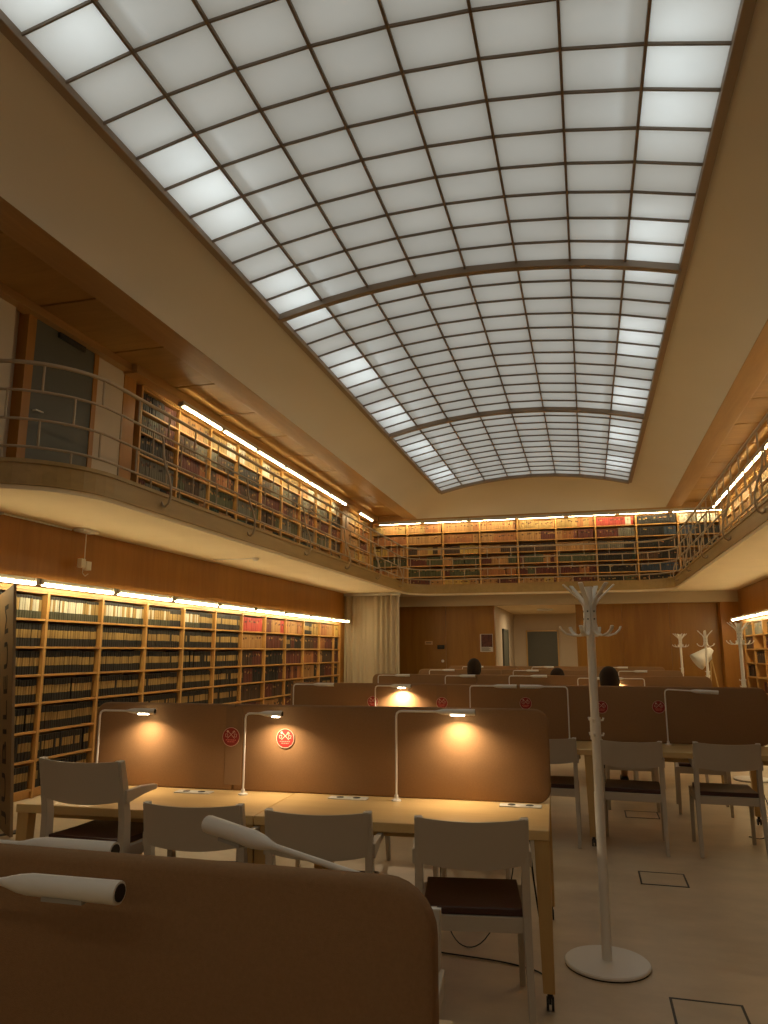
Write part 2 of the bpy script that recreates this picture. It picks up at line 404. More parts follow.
# ------------------------------------------------------------------ railings
RZ=[4.02,3.76,3.50,3.25]
def railing(P,label,inset,y_first=None):
    P2=[]
    for p in P:
        if not P2 or (abs(p[0]-P2[-1][0])+abs(p[1]-P2[-1][1]))>1e-4: P2.append(p)
    P2=offset_path(P2,inset)
    t=thing('gallery_railing',label,'railing',(P2[0][0],P2[0][1],GF+.035))
    ox,oy,oz=P2[0][0],P2[0][1],GF+.035
    for i,z in enumerate(RZ):
        MB().tube([(x-ox,y-oy,z-oz) for x,y in P2],.020 if i==0 else .013,8).build('handrail' if i==0 else 'rail_bar',M['rail'],t,smooth=50)
    # arc-length walk for the staggered balusters
    cum=[0]
    for a,b in zip(P2,P2[1:]): cum.append(cum[-1]+math.hypot(b[0]-a[0],b[1]-a[1]))
    def at(s):
        s=min(max(s,0),cum[-1])
        for k in range(len(P2)-1):
            if s<=cum[k+1]+1e-9:
                u=(s-cum[k])/max(cum[k+1]-cum[k],1e-9); a,b=P2[k],P2[k+1]; return (a[0]+(b[0]-a[0])*u,a[1]+(b[1]-a[1])*u,(b[0]-a[0],b[1]-a[1]))
    meshes=[]
    zz=RZ+[GF+.035]
    for r in range(4):
        meshes.append(MB().tube([(0,0,zz[r+1]-zz[r+1]),(0,0,zz[r]-zz[r+1])],.0105,6).mesh('baluster',M['rail'],smooth=50))
    n=int(cum[-1]/.55)
    stp=cum[-1]/n
    for r in range(4):
        for k in range(n+1):
            s=(k+(.0 if r%2==0 else .5))*stp
            if s>cum[-1]+1e-6: continue
            x,y,_=at(s); o=bpy.data.objects.new('baluster',meshes[r]); COL.objects.link(o); o.parent=t; o.location=(x-ox,y-oy,zz[r+1]-oz)
    return t,at,cum,(ox,oy,oz)
tl,atl,cl,ol=railing(pathL,'cream painted gallery railing along the left side with rounded near corner',-.03)
tf,_,_,_=railing(pathF,'cream painted gallery railing across the far end of the room',-.03)
tr,atr,cr_,orr=railing(pathR,'cream painted gallery railing along the right side',-.03)
def bracket(parent,org,x,y,sgn):
    pts=[]
    raw=[(-.0,3.74),(.015,3.66),(.02,3.55),(.05,3.42),(.10,3.30),(.13,3.18),(.135,3.08),(.11,3.00),(.075,2.975),(.045,2.99),(.03,3.03)]
    for d_,z in raw: pts.append((x+sgn*d_-org[0],y-org[1],z-org[2]))
    MB().tube(pts,.013,8).build('bracket',M['rail'],parent,smooth=50)
for y in (6.7,8.75,10.8,12.85,14.9,16.9): bracket(tl,ol,GL,y,1)
for y in (16.9,14.9,12.85,10.8,8.75): bracket(tr,orr,GR,y,-1)

# ------------------------------------------------------------------ books and bookcases
CREAM=(.32,.205,.065); BLACK=(.012,.010,.009); DKG=(.05,.05,.028); OX=(.10,.022,.014); BR=(.055,.028,.014)
TAN=(.36,.19,.065); ORG=(.30,.115,.035); OLV=(.07,.075,.035); GRN=(.02,.045,.03); RED=(.34,.035,.025); YEL=(.42,.28,.07); BLU=(.03,.05,.085); WHT=(.52,.50,.42); GRY=(.14,.13,.10)
def jit(c,a=.18):
    k=1+random.uniform(-a,a); return (c[0]*k,c[1]*k,c[2]*k)
def book_mb(mb,T,D,Hh,bands,ox=0,M_=None):
    """a book standing with its spine at local y=0 facing -y, thickness T along x. bands=[(z fraction top,colour)]"""
    z=0; d1=T*.16
    body=bands[0][1]
    # spine: three facets, banded
    xs=[(-T/2+.0008,d1),(-T/2+T*.22,0),(T/2-T*.22,0),(T/2-.0008,d1)]
    def P(x,y,z_):
        v=Vector((x+ox,y,z_)); return tuple(M_@v) if M_ is not None else tuple(v)
    for zt,c in bands:
        z2=zt*Hh
        b=len(mb.v); mb.v+=[P(x,y,z) for x,y in xs]+[P(x,y,z2) for x,y in xs]
        for k in range(3): mb.face([b+k,b+k+1,b+5+k,b+4+k],0,c)
        z=z2
    b=len(mb.v); e=[xs[0],xs[1],xs[2],xs[3],(T/2-.0008,D),(-T/2+.0008,D)]
    mb.v+=[P(x,y,0) for x,y in e]+[P(x,y,Hh) for x,y in e]
    mb.face([b+5,b+4,b+3,b+2,b+1,b],0,body); mb.face([b+6+k for k in range(6)],0,(.45,.40,.30))
    mb.face([b+3,b+4,b+10,b+9],0,body); mb.face([b+4,b+5,b+11,b+10],0,(.45,.40,.30)); mb.face([b+5,b,b+6,b+11],0,body)
def bands_for(style):
    if style=='journal':
        return [(.36,jit(BLACK,.3)),(.72,jit(CREAM,.22) if random.random()>.12 else jit(BLACK,.3)),(1,jit(BLACK,.3))]
    if style=='journal_pale':
        return [(.34,jit(DKG,.3)),(.86,jit(WHT if random.random()<.5 else CREAM,.2)),(1,jit(BLACK,.3))]
    base={'tan':TAN,'orange':ORG,'ox':OX,'brown':BR,'olive':OLV,'green':GRN,'red':RED,'yellow':YEL,'black':BLACK,'blue':BLU,'white':WHT,'grey':GRY,'cream':CREAM}[style]
    c=jit(base,.2)
    if random.random()<.55:
        l=jit(random.choice([CREAM,TAN,BLACK,OX]),.2) if style not in('tan','cream','yellow') else jit(random.choice([OX,BR,TAN]),.2)
        a=random.uniform(.55,.72); return [(a,c),(a+.13,l),(1,c)]
    return [(.5,c),(1,c)]
FR={'L':Matrix(((0,-1,0),(1,0,0),(0,0,1))),'F':Matrix(((1,0,0),(0,1,0),(0,0,1))),'R':Matrix(((0,1,0),(-1,0,0),(0,0,1)))}
# local frame: x along the shelf, y into the bookcase (spines face -y). side L: room is at +X
stuff=MB(); INDIV=[]
def frame(side,s,base):
    """s: coordinate along the wall; base: wall-face coordinate"""
    if side=='L': return Matrix.Translation((base,s,0))@Matrix.Rotation(PI/2,4,'Z')        # local +x -> +Y, local +y -> -X
    if side=='F': return Matrix.Translation((s,base,0))
    return Matrix.Translation((base,s,0))@Matrix.Rotation(-PI/2,4,'Z')                     # local +x -> -Y, +y -> +X
def bookcase(side,base,s0,pitch,nb,z0,tier,nt,label,mats,style_fn,depth=.30,plinth=.08,indiv=None,lastw=None,fill=1.0,inset=.035,hfr=(.72,.84),tk=(.030,.052)):
    loc=(base,s0,z0) if side!='F' else (s0,base,z0)
    t=thing('bookcase',label,'bookcase',loc)
    W=pitch*nb+(lastw or 0)
    F=frame(side,s0,base); Rt=Matrix.Translation(Vector(loc)).inverted()
    def toL(x0,x1,y0,y1,za,zb):
        return MB().box(x0,x1,y0,y1,za,zb,M=Rt@F)
    H=plinth+tier*nt
    sx=1
    edges=[i*pitch for i in range(nb+1)]+([W] if lastw else [])
    for e in edges:
        toL(sx*e-.018,sx*e+.018,0,depth,z0,z0+H+.03).build('upright',mats,t)
    nbays=len(edges)-1
    for bi in range(nbays):
        a,b=edges[bi]+.018,edges[bi+1]-.018
        for k in range(nt+1):
            z=z0+plinth+tier*k
            if sx>0: toL(a,b,.008,depth,z-.011,z+.011).build('shelf_board',mats,t)
            else: toL(-b,-a,.008,depth,z-.011,z+.011).build('shelf_board',mats,t)
    x0,x1=(0,W) if sx>0 else (-W,0)
    toL(x0,x1,depth,depth+.01,z0,z0+H+.03).build('back_panel',M['panel_wood'],t)
    toL(x0,x1,.03,.05,z0,z0+plinth-.011).build('plinth',mats,t)
    toL(x0,x1,-.005,depth,z0+H+.012,z0+H+.05).build('top_board',mats,t)
    for bi in range(nbays):
        a,b=edges[bi]+.022,edges[bi+1]-.022
        for k in range(nt):
            z=z0+plinth+tier*k+.0115
            styles=style_fn(bi,nt-1-k)
            if not styles: continue
            x=a; runstyle=random.choice(styles); runleft=random.randint(4,14); cnt=0
            Th=random.uniform(*tk); hh=random.uniform(*hfr)
            while True:
                if runleft<=0: runstyle=random.choice(styles); runleft=random.randint(3,14); Th=random.uniform(*tk); hh=random.uniform(*hfr)
                T=Th*random.uniform(.9,1.1); runleft-=1
                if x+T>a+(b-a)*fill or x+T>b: break
                if random.random()<.012: x+=T*.6; continue
                if runstyle is None: x+=T; continue
                Hh=tier*hh*random.uniform(.985,1.01); c=x+T/2
                ins=inset+random.uniform(0,.008)
                bd=bands_for(runstyle)
                lx=c if sx>0 else -c
                if indiv and indiv(bi,nt-1-k):
                    INDIV.append((side,F@Vector((lx,ins,z)),T,Hh,bd,bi,nt-1-k,cnt))
                else:
                    book_mb(stuff,T,.19,Hh,bd,M_=F@Matrix.Translation((lx,ins,z)))
                x+=T; cnt+=1
    return t
def low_left(b,t):
    if b<=6: return ['journal'] if t>0 else ['journal_pale','journal']
    if t==0: return [['red','yellow'],['red','ox','tan'],['tan','orange'],['cream','journal'],['tan','orange','red']][(b-7)%5]
    return [['brown','ox','black','journal'],['ox','brown','black'],['ox','brown','orange'],['brown','tan','black'],['ox','brown']][(b+t)%5]
bookcase('L',XL,4.95,.956,12,0,.2915,7,'tall wooden bookcase along the lower left wall full of bound journals',M['shelf_wood'],low_left,
         indiv=lambda b,t:(b in(1,2)) or (b==3 and t<5),lastw=.43,hfr=(.80,.86))
def up_left(b,t):
    return [['cream','tan','white','orange'],['brown','black','grey'],['ox','orange','brown'],['brown','grey','olive'],['green','tan','black','olive'],['ox','black','green']][t] if b>0 else ['black','brown','ox','grey']
bookcase('L',XL+.02,8.32,.966,9,GF,.303,6,'bookcase of old bound volumes on the left gallery',M['shelf_wood'],up_left,hfr=(.76,.9),depth=.30)
bookcase('L',XL+.02,17.35,.95,2,GF,.303,6,'short corner bookcase at the far end of the left gallery',M['shelf_wood'],lambda b,t:[['tan','orange','cream'],['orange','tan'],['tan','ox'],['yellow','tan'],['olive','tan'],['ox','orange']][t],depth=.28)
def far_st(b,t):
    base=[['orange','tan','cream'],['tan','orange','ox'],['yellow','tan','brown'],['tan','ox','olive'],['olive','orange','ox'],['ox','tan','yellow']]
    if b==6: return [['grey','red','white'],['red','ox','grey'],['black','ox','grey'],['black','green'],['black'],['olive','black']][t]
    if b==7: return [['black','black','white'],['black','blue'],['black'],['brown','black'],['black','blue'],['black']][t]
    if b==8: return [['white','grey'],['blue','black','blue'],['black'],['brown','tan'],['black'],['black','tan']][t] if t!=9 else None
    if b==0: return [['tan','cream'],['orange','tan'],['yellow','tan','orange'],['olive','tan'],['orange','tan'],['ox','tan']][t]
    return base[t]
bookcase('F',YS+.04,-5.66,1.0,9,GF,.300,6,'long bookcase of tan and oxblood volumes on the far gallery wall',M['shelf_wood'],far_st,hfr=(.64,.78),depth=.30,inset=.03)
bookcase('R',XR-.03,19.2,.957,14,GF,.297,6,'bookcase on the right gallery seen through the railing',M['shelf_wood'],lambda b,t:[['cream','tan'],['tan','cream'],['cream','ox'],['tan','brown'],['cream','black'],['brown','tan']][t],depth=.28)
def lr(b,t):
    if t==0 and b<11: return ['grey','brown',None,None]
    return ['brown','black',None,None] if (b*3+t)%3==0 else ['brown','ox',None] if (b+t)%2 else None
bookcase('R',XR-.01,18.2,.957,12,0,.2915,7,'mostly empty wooden bookcase along the lower right wall',M['shelf_wood'],lr,fill=.8)
st=stuff.build('books',M['book'],fix=False)
tag(st,'rows of bound volumes filling the gallery bookcases and the farther wall shelves','books',None,'stuff')
BAYN={1:'bay beside the upright banner',2:'second bay from the banner',3:'third bay from the banner'}
TN=['top tier','second tier down','third tier down','fourth tier down','fifth tier down','sixth tier down','bottom tier']
def bshare(x): return round(x*500)/500
cache={}
# the 300 that show largest
INDIV.sort(key=lambda q:(q[5],q[6],q[7]))
vis=[q for q in INDIV if (q[5]==1) or (q[5]==2) or (q[5]==3)]
vis=sorted(vis,key=lambda q:(0 if q[6]<5 else 1,q[5],q[6],q[7]))
sel=vis[:300]; rest=vis[300:]
for side,P,T,Hh,bd,bi,ti,cnt in sel:
    v=random.randint(0,11); key=('p' if ti==0 else 'j',v)
    T2=T
    if key not in cache:
        mb=MB(); book_mb(mb,.04,.19,.24,bands_for('journal_pale' if ti==0 else 'journal')); cache[key]=mb.mesh('book',M['book'],fix=False)
    o=bpy.data.objects.new('book',cache[key]); COL.objects.link(o)
    o.location=P; o.rotation_euler=(0,0,PI/2); o.scale=(T2/.04,1,Hh/.24)
    tag(o,f'{ORD[min(cnt,25)]} bound volume from the near end, {TN[ti]}, {BAYN[bi]}','book','bound journals on the lower left bookcase')
if rest:
    mb=MB()
    for side,P,T,Hh,bd,bi,ti,cnt in rest: book_mb(mb,T,.19,Hh,bd,M_=Matrix.Translation(P)@Matrix.Rotation(PI/2,4,'Z'))
    # low rows hidden behind the desks join the mass
    base=len(st.data.vertices)
    o=mb.build('books',M['book'],fix=False)
    bm=bmesh.new(); bm.from_mesh(st.data); bm.from_mesh(o.data); bm.to_mesh(st.data); bm.free()
    bpy.data.objects.remove(o,do_unlink=True)

# ------------------------------------------------------------------ light battens
def batten(side,s,base,z,L_,label,group,dy=0):
    loc=(base,s,z) if side!='F' else (s,base,z)
    t=thing('light_batten',label,'light fitting',loc,{'L':PI/2,'F':0,'R':-PI/2}[side],group)
    if z>4: MB().box(.0,L_,-.046,-.040,(-.038 if side=='F' else -.010),.045).build('spill_shield',M['housing'],t)  # lip added to hold tube light back from cove and ceiling
    # local x along, -y towards the room
    MB().box(.02,L_-.02,-.02,.035,-.012,.03).box(.0,.05,-.035,.035,-.03,.03).box(L_-.05,L_,-.035,.035,-.03,.03).build('housing',M['housing'],t,bevel=.003)
    MB().tube([(.05,-.012,-.024),(L_-.05,-.012,-.024)],.018,10).build('tube',M['tube'],t,smooth=60)
n=9
for i in range(n):
    batten('L',5.12+1.3*i,XL+.22,2.20,1.28,f'{ORD[i]} fluorescent batten from the near end, above the lower left bookcase','battens above the lower left bookcase')
for i in range(6):
    batten('L',8.88+1.255*i,XL+.26,4.93,1.235,f'{ORD[i]} fluorescent batten from the near end, above the left gallery shelves','battens above the left gallery bookcase')
batten('L',17.45,XL+.26,4.93,1.2,'lone batten above the corner bookcase at the far end of left gallery','battens above the left gallery bookcase')
for i in range(7):
    batten('F',-5.45+1.27*i,YS-.085,4.965,1.25,f'{ORD[i]} fluorescent batten from the left, above the far gallery bookcase','battens above the far gallery bookcase')
for i in range(10):
    batten('R',19.0-1.27*i,XR-.27,4.93,1.25,f'{ORD[i]} fluorescent batten from the far end, above the right gallery shelves','battens above the right gallery bookcase')
for i in range(8):
    batten('R',18.15-1.3*i,XR-.22,2.20,1.28,f'{ORD[i]} fluorescent batten from the far end, above the lower right bookcase','battens above the lower right bookcase')

# ------------------------------------------------------------------ desks, screens, lamps, chairs
class Row:
    def __init__(s,x,y,a): s.x=x;s.y=y;s.a=math.radians(a)
    def p(s,X,dy,z=0):
        u=X-s.x; return (s.x+u*math.cos(s.a)-dy*math.sin(s.a), s.y+u*math.sin(s.a)+dy*math.cos(s.a), z)
ROWS=[Row(-.23,1.12,0),Row(-.24,4.09,2.5),Row(0,6.93,0),Row(0,9.75,0),Row(0,12.6,0),Row(0,15.45,0)]
RN=['nearest the camera','in the second row','in the third row','in the fourth row','in the fifth row','in the sixth row']
DH=.73
def make_desk(L_,label,loc,rz):
    t=thing('study_desk',label,'desk',loc,rz,'double-sided birch study desks')
    D=1.20
    MB().box(-L_/2+.002,L_/2-.002,-D/2,D/2,DH-.042,DH).build('tabletop',M['desk_wood'],t,bevel=.004)
    MB().box(-L_/2+.10,L_/2-.10,-D/2+.14,-D/2+.16,DH-.09,DH-.043).build('apron',M['leg_wood'],t)
    MB().box(-L_/2+.10,L_/2-.10,D/2-.16,D/2-.14,DH-.09,DH-.043).build('apron',M['leg_wood'],t)
    for sx in(-1,1):
        for sy in(-1,1):
            cx,cy=sx*(L_/2-.036),sy*(D/2-.045)
            lg=MB(); r=[]
            for z,w_ in((.075,.025),(DH-.20,.031),(DH-.043,.033)):
                ox=cx+sx*(.033-w_); oy=cy+sy*(.033-w_)*.5
                r.append([(ox-w_,oy-w_,z),(ox+w_,oy-w_,z),(ox+w_,oy+w_,z),(ox-w_,oy+w_,z)])
            l=lg.ring_sweep(r).build('leg',M['leg_wood'],t,bevel=.004)
            bx,by=cx+sx*.011,cy
            c=MB().tube([(bx,by,.077),(bx,by,.052)],.012,8); c.tube([(bx-.016,by+.004,.028),(bx-.006,by+.004,.028)],.027,14); c.tube([(bx+.006,by+.004,.028),(bx+.016,by+.004,.028)],.027,14)
            c.box(bx-.005,bx+.005,by-.012,by+.02,.03,.058)
            co=c.build('caster',M['black'],l,smooth=50)
    return t
desk_proto={}
def desk(row,i,xa,xb,label):
    L_=round(xb-xa,3); c=row.p((xa+xb)/2,0)
    if L_ in desk_proto: return dup(desk_proto[L_],c,row.a,label)
    desk_proto[L_]=make_desk(L_,label,c,row.a); return desk_proto[L_]
def rrect(x0,x1,z0,z1,r,n=7,corners=(1,1,1,1)):
    out=[]
    for (cx,cz,a0,k) in ((x1-r,z1-r,0,0),(x0+r,z1-r,90,1),(x0+r,z0+r,180,2),(x1-r,z0+r,270,3)):
        if corners[k]:
            for i in range(n+1):
                a=math.radians(a0+90*i/n); out.append((cx+r*math.cos(a),cz+r*math.sin(a)))
        else:
            out.append(((x1 if k in(0,3) else x0),(z1 if k in(0,1) else z0)))
    return out
def screen(row,xa,xb,label,left_end,right_end,zb=.731,zt=1.20,th=.034):
    c=row.p((xa+xb)/2,0,0); L_=xb-xa
    t=thing('desk_screen',label,'desk divider',(c[0],c[1],zb),row.a,'brown fabric desk dividers')
    g_=.002
    ol=rrect(-L_/2+g_,L_/2-g_,0,zt-zb,.075,7,(right_end,left_end,left_end,right_end))
    # cushion-edged panel: layered outline
    mb=MB(); n=len(ol); cx=0; cz=(zt-zb)/2
    prof=[(-th/2,.012),(-th/2+.003,.004),(-th/2+.009,0),(th/2-.009,0),(th/2-.003,.004),(th/2,.012)]
    rings=[]
    for y,ins in prof:
        rings.append([(x*(1-ins/(L_/2)),y,cz+(z-cz)*(1-ins/cz)) for x,z in ol])
    mb.ring_sweep(rings)
    mb.build('fabric_panel',M['fabric'],t,smooth=50)
    return t
def strip(row,x,w_,label):
    c=row.p(x,0,.80)
    o=MB().box(-w_/2,w_/2,-.0195,-.0172,-.04,.385).build('connector_strip',M['piping'],None,bevel=.001)
    o.location=c; o.rotation_euler=(0,0,row.a); return tag(o,label,'connector strip','fabric strips joining the dividers')
def lamp(row,x,dy,dirn,label,lit=False,tilt=0,yaw=0,arm=.22,height=.43,headlen=.16,drop=0,energy=4.0):
    """dirn +1: arm reaches to +x; tilt lifts the head end; yaw swings the arm about the pole"""
    c=row.p(x,dy,DH)
    t=thing('desk_lamp',label,'lamp',c,row.a+yaw+(0 if dirn>0 else PI),'slim white desk lamps')
    MB().lathe([(.0,0),(.026,0),(.026,.006),(.012,.012),(.010,.03),(.0,.03)],16).build('base',M['lamp_white'],t,smooth=40)
    H_=height
    pts=[(0,0,.01),(0,0,H_-.03),(.004,0,H_-.012),(.014,0,H_-.003),(.03,0,H_)]
    MB().tube(pts,.0058,8).build('pole',M['lamp_white'],t,smooth=60)
    ct,st_=math.cos(tilt),math.sin(tilt)
    def q(u,v=0): return (.03+u*ct-v*st_,0,H_+u*st_+v*ct)
    MB().tube([q(0),q(arm-.05)],.0055,8).build('arm',M['lamp_white'],t,smooth=60)
    h=MB().tube([q(arm-.055),q(arm-.045),q(arm-.02),q(arm),q(arm+headlen-.004),q(arm+headlen)],[.0055,.007,.013,.0155,.0165,.0160],16,caps=True)
    head=h.build('lamp_head',M['lamp_white'],t,smooth=50)
    # round end socket and the lens below
    MB().tube([q(arm+headlen-.003),q(arm+headlen+.0015)],[.0125,.0125],16).build('end_opening',M['dark_metal'],head,smooth=50)
    le=MB(); a0,a1=arm+.03,arm+.03+headlen*.45
    le.strap([q(a0,-.0155),q(a1,-.0155)],(0,1,0),.022,.006)
    le.build('lens',M['led'] if lit else M['led_off'],head)
    if lit:
        ld=bpy.data.lights.new('reading_light','AREA'); ld.shape='RECTANGLE'; ld.size=.07; ld.size_y=.03; ld.energy=energy; ld.color=(1,.74,.46); ld.spread=math.radians(140)
        lo=bpy.data.objects.new('reading_light',ld); COL.objects.link(lo); lo.parent=head; lo.location=q((a0+a1)/2,-.026)
    return t
def plate(row,x,dy,label):
    c=row.p(x,dy,DH)
    t=thing('power_outlet',label,'socket',c,row.a,'desk power outlets')
    MB().box(-.105,.105,-.035,.035,.0005,.006).build('cover_plate',M['white_plastic'],t,bevel=.002)
    for s in(-1,1):
        MB().lathe([(0,0),(.020,0),(.020,.0015),(0,.0015)],16,o=(s*.045,0,.006)).build('socket_hole',M['black'],t,smooth=40)
    return t
def sticker(row,x,z,label,r=.053):
    c=row.p(x,-.0185-.0025,z)
    t=thing('sticker',label,'sticker',c,row.a,'round red no-food stickers')
    Mx=Matrix.Rotation(PI/2,4,'X')
    MB().lathe([(0,0),(r,0),(r,.0012),(0,.0012)],32,M=Mx).build('disc',M['red'],t,smooth=40)
    rg=MB(); rings=[]
    for k in range(33):
        a=2*PI*k/32; rings.append([(math.cos(a)*rr,y,math.sin(a)*rr) for rr,y in ((r*.94,-.0013),(r*.99,-.0013),(r*.99,-.0021),(r*.94,-.0021))])
    rg.ring_sweep(rings,caps=False).build('ring',M['stick_cream'],t)
    ic=MB()
    for s in(1,-1):
        ic.strap([(-s*.022,-.0016,-.008),(s*.022,-.0016,.034)],(0,1,0),.0008,.0026)
    # fork tines, spoon bowl, cup and bottle outlines
    for k in(-1,0,1): ic.strap([(.013+k*.0045,-.0016,.022-k*.004),(.022+k*.0045,-.0016,.032-k*.004)],(0,1,0),.0008,.0018)
    Ms=Matrix.Translation((-.021,-.0013,.030))@Matrix.Rotation(PI/2,4,'X')
    ic.lathe([(0,0),(.0065,0),(.0065,.0008),(0,.0008)],12,M=Ms)
    for cx in(-.027,.027):
        for a,b in(((cx-.007,.004),(cx-.005,-.0)),((cx-.005,.0),(cx+.005,.0)),((cx+.005,.0),(cx+.007,.016)),((cx-.007,.016),(cx-.007,.004)),((cx-.007,.016),(cx+.007,.016))):
            ic.strap([(a[0],-.0016,a[1]),(b[0],-.0016,b[1])],(0,1,0),.0008,.002)
    ic.build('cutlery_emblem',M['stick_cream'],t)
    tx=MB()
    for zz,xs in((-.019,(-.032,-.018,-.004,.010,.022,.032)),(-.029,(-.022,-.008,.004,.016,.024))):
        for a,b in zip(xs,xs[1:]): tx.box(a,b-.003,-.0022,-.0014,zz,zz+.0045)
    tx.build('caption',plain('sticker_text',(.85,.25,.18),.5) if 'sticker_text' not in bpy.data.materials else bpy.data.materials['sticker_text'],t)
    return t

# chair, front towards local +y, origin on the floor under the seat
def make_chair(label,loc,rz,up=0):
    t=thing('chair',label,'chair',loc,rz,'grey painted wooden chairs')
    cp=M['chair_paint']
    for s in(-1,1):
        pl=[(s*.228,-.285,0),(s*.224,-.225,.25),(s*.221,-.200,.43),(s*.220,-.205,.56),(s*.220,-.235,.71),(s*.220,-.264,.82)]
        pl=[(a,b,z+(up if z>.2 else 0)) for a,b,z in pl]
        MB().strap(pl,(1,0,0),[.026,.030,.034,.034,.032,.030],[.034,.046,.055,.05,.042,.032]).build('rear_leg',cp,t,bevel=.003)
        pf=[(s*.222,.225,0),(s*.220,.215,.25),(s*.218,.205,.425)]
        pf=[(a,b,z+(up if z>.2 else 0)) for a,b,z in pf]
        MB().strap(pf,(1,0,0),[.026,.030,.034],[.026,.034,.044]).build('front_leg',cp,t,bevel=.003)
        a=MB().strap([(s*.236,-.235,.655+up),(s*.238,-.10,.668+up),(s*.240,.00,.668+up)],(1,0,0),[.022,.026,.030],[.062,.040,.022])
        a.build('armrest',cp,t,bevel=.004)
        MB().box(s*.2,s*.235,-.274,-.258,.806+up,.821+up).build('post_glint',M['stand_white'],t)  # pale piece painting in the light reflected off the post top
    # curved backrest panel
    rows=[]
    nz=6;nx=14
    front=[];back=[]
    for j in range(nz+1):
        v=j/nz
        fr_=[];bk=[]
        for i in range(nx+1):
            u=-1+2*i/nx; x=u*.222
            zt=.820-.010*(1-u*u); zb=.634-.020*(1-u*u)
            z=zb+(zt-zb)*v
            yb=-.205-.30*(z-.56)*.8-.030*(1-u*u)-.018
            fr_.append((x,yb+.013,z+up)); bk.append((x,yb,z+up))
        front.append(fr_); back.append(bk)
    mb=MB(); rings=[]
    for i in range(nx+1):
        rings.append([front[j][i] for j in range(nz+1)]+[back[j][i] for j in range(nz,-1,-1)])
    mb.ring_sweep(rings).build('backrest',cp,t,smooth=50)
    MB().box(-.205,.205,-.215,-.193,.365+up,.425+up).box(-.205,.205,.190,.212,.365+up,.425+up).box(-.232,-.205,-.20,.20,.37+up,.425+up).box(.205,.232,-.20,.20,.37+up,.425+up).build('seat_frame',cp,t,bevel=.002)
    # dished pad
    g_=[]
    def zt(u,v): return up+.452-.012*(1-u*u)*(1-v*v)+.004*abs(v)
    top=[];
    nn=10
    for j in range(nn+1):
        v=-1+2*j/nn; top.append([(-1+2*i/nn,v) for i in range(nn+1)])
    mb=MB(); 
    rr=[]
    def sq(u,v,k):  # rounded square
        return (u*.207*k, v*.205*k)
    A=[[(sq(u,v,1)[0],sq(u,v,1)[1],zt(u,v)) for u,v in r] for r in top]
    mb.grid(A); b0=len(mb.v)
    B=[[(sq(u,v,1)[0],sq(u,v,1)[1],.426+up) for u,v in r] for r in top]; mb.grid(B)
    nn1=nn+1
    per=[(0,i) for i in range(nn)]+[(j,nn) for j in range(nn)]+[(nn,i) for i in range(nn,0,-1)]+[(j,0) for j in range(nn,0,-1)]
    for k in range(len(per)):
        a=per[k]; b=per[(k+1)%len(per)]
        mb.face([a[0]*nn1+a[1],b[0]*nn1+b[1],b0+b[0]*nn1+b[1],b0+a[0]*nn1+a[1]])
    mb.build('seat_pad',M['pad'],t,smooth=50,bevel=.004)
    return t
chair_proto=None
def chair(x,y,rz,label,z=0):
    global chair_proto
    rz=math.radians(rz)
    if chair_proto is None:
        chair_proto=make_chair(label,(x,y,z),rz); return chair_proto
    return dup(chair_proto,(x,y,z),rz,label)

# rows
def full_row(k,xs):
    pos=['left','middle','right']
    for i in range(len(xs)-1):
        desk(ROWS[k],i,xs[i],xs[i+1],f'{pos[i] if len(xs)==4 else ["left","right"][i]} birch desk {RN[k]} of desks' if k else f'{["left","right"][i]} birch desk behind the large foreground divider')
full_row(0,[-3.05,-1.68,-.31]); full_row(1,[-2.90,-1.60,-.225])
for k in(2,3,4,5): full_row(k,[-2.8,-1.4,0.0,1.4])
screen(ROWS[0],-2.3,-.225,'large dark brown fabric divider filling the bottom left foreground',1,1,zb=.731,zt=1.176,th=.045)
screen(ROWS[1],-2.86,-1.97,'lamp-lit brown divider on the left desk in the second row',1,0)
screen(ROWS[1],-1.97,-.215,'long brown divider with lit lamp on the right, second row',0,1)
screen(ROWS[2],-2.82,-1.32,'left brown divider in the third row, unlit end near the bookcase',1,0)
screen(ROWS[2],-1.32,.05,'middle brown divider in the third row behind the lamp',0,0)
screen(ROWS[2],.05,1.42,'right brown divider in the third row behind grey chairs',0,1)
for k,nm in((3,'fourth'),(4,'fifth'),(5,'sixth')):
    screen(ROWS[k],-2.8,-1.4,f'left brown divider in the {nm} row of desks',1,0)
    screen(ROWS[k],-1.4,0,f'middle brown divider in the {nm} row of desks',0,0)
    screen(ROWS[k],0,1.41,f'right brown divider in the {nm} row of desks',0,1)
strip(ROWS[1],-1.97,.10,'fabric strip behind the left red sticker in the second row')
strip(ROWS[2],-1.32,.10,'fabric strip at the lit divider joint in the third row')
# stickers
sticker(ROWS[1],-1.985,1.02,'left red sticker partly behind a lamp pole, second row')
sticker(ROWS[1],-1.66,1.02,'red sticker on the bare middle of the second row divider')
sticker(ROWS[2],-1.32,1.03,'red sticker in the bright lamp glow, third row')
sticker(ROWS[2],-.56,1.04,'red sticker right of the lit foreground lamp, third row')
sticker(ROWS[2],.09,1.02,'red sticker half hidden by the coat stand pole')
sticker(ROWS[2],.56,1.03,'red sticker between coat stand and right lamp pole')
sticker(ROWS[2],-1.98,1.03,'leftmost red sticker on the third row divider')
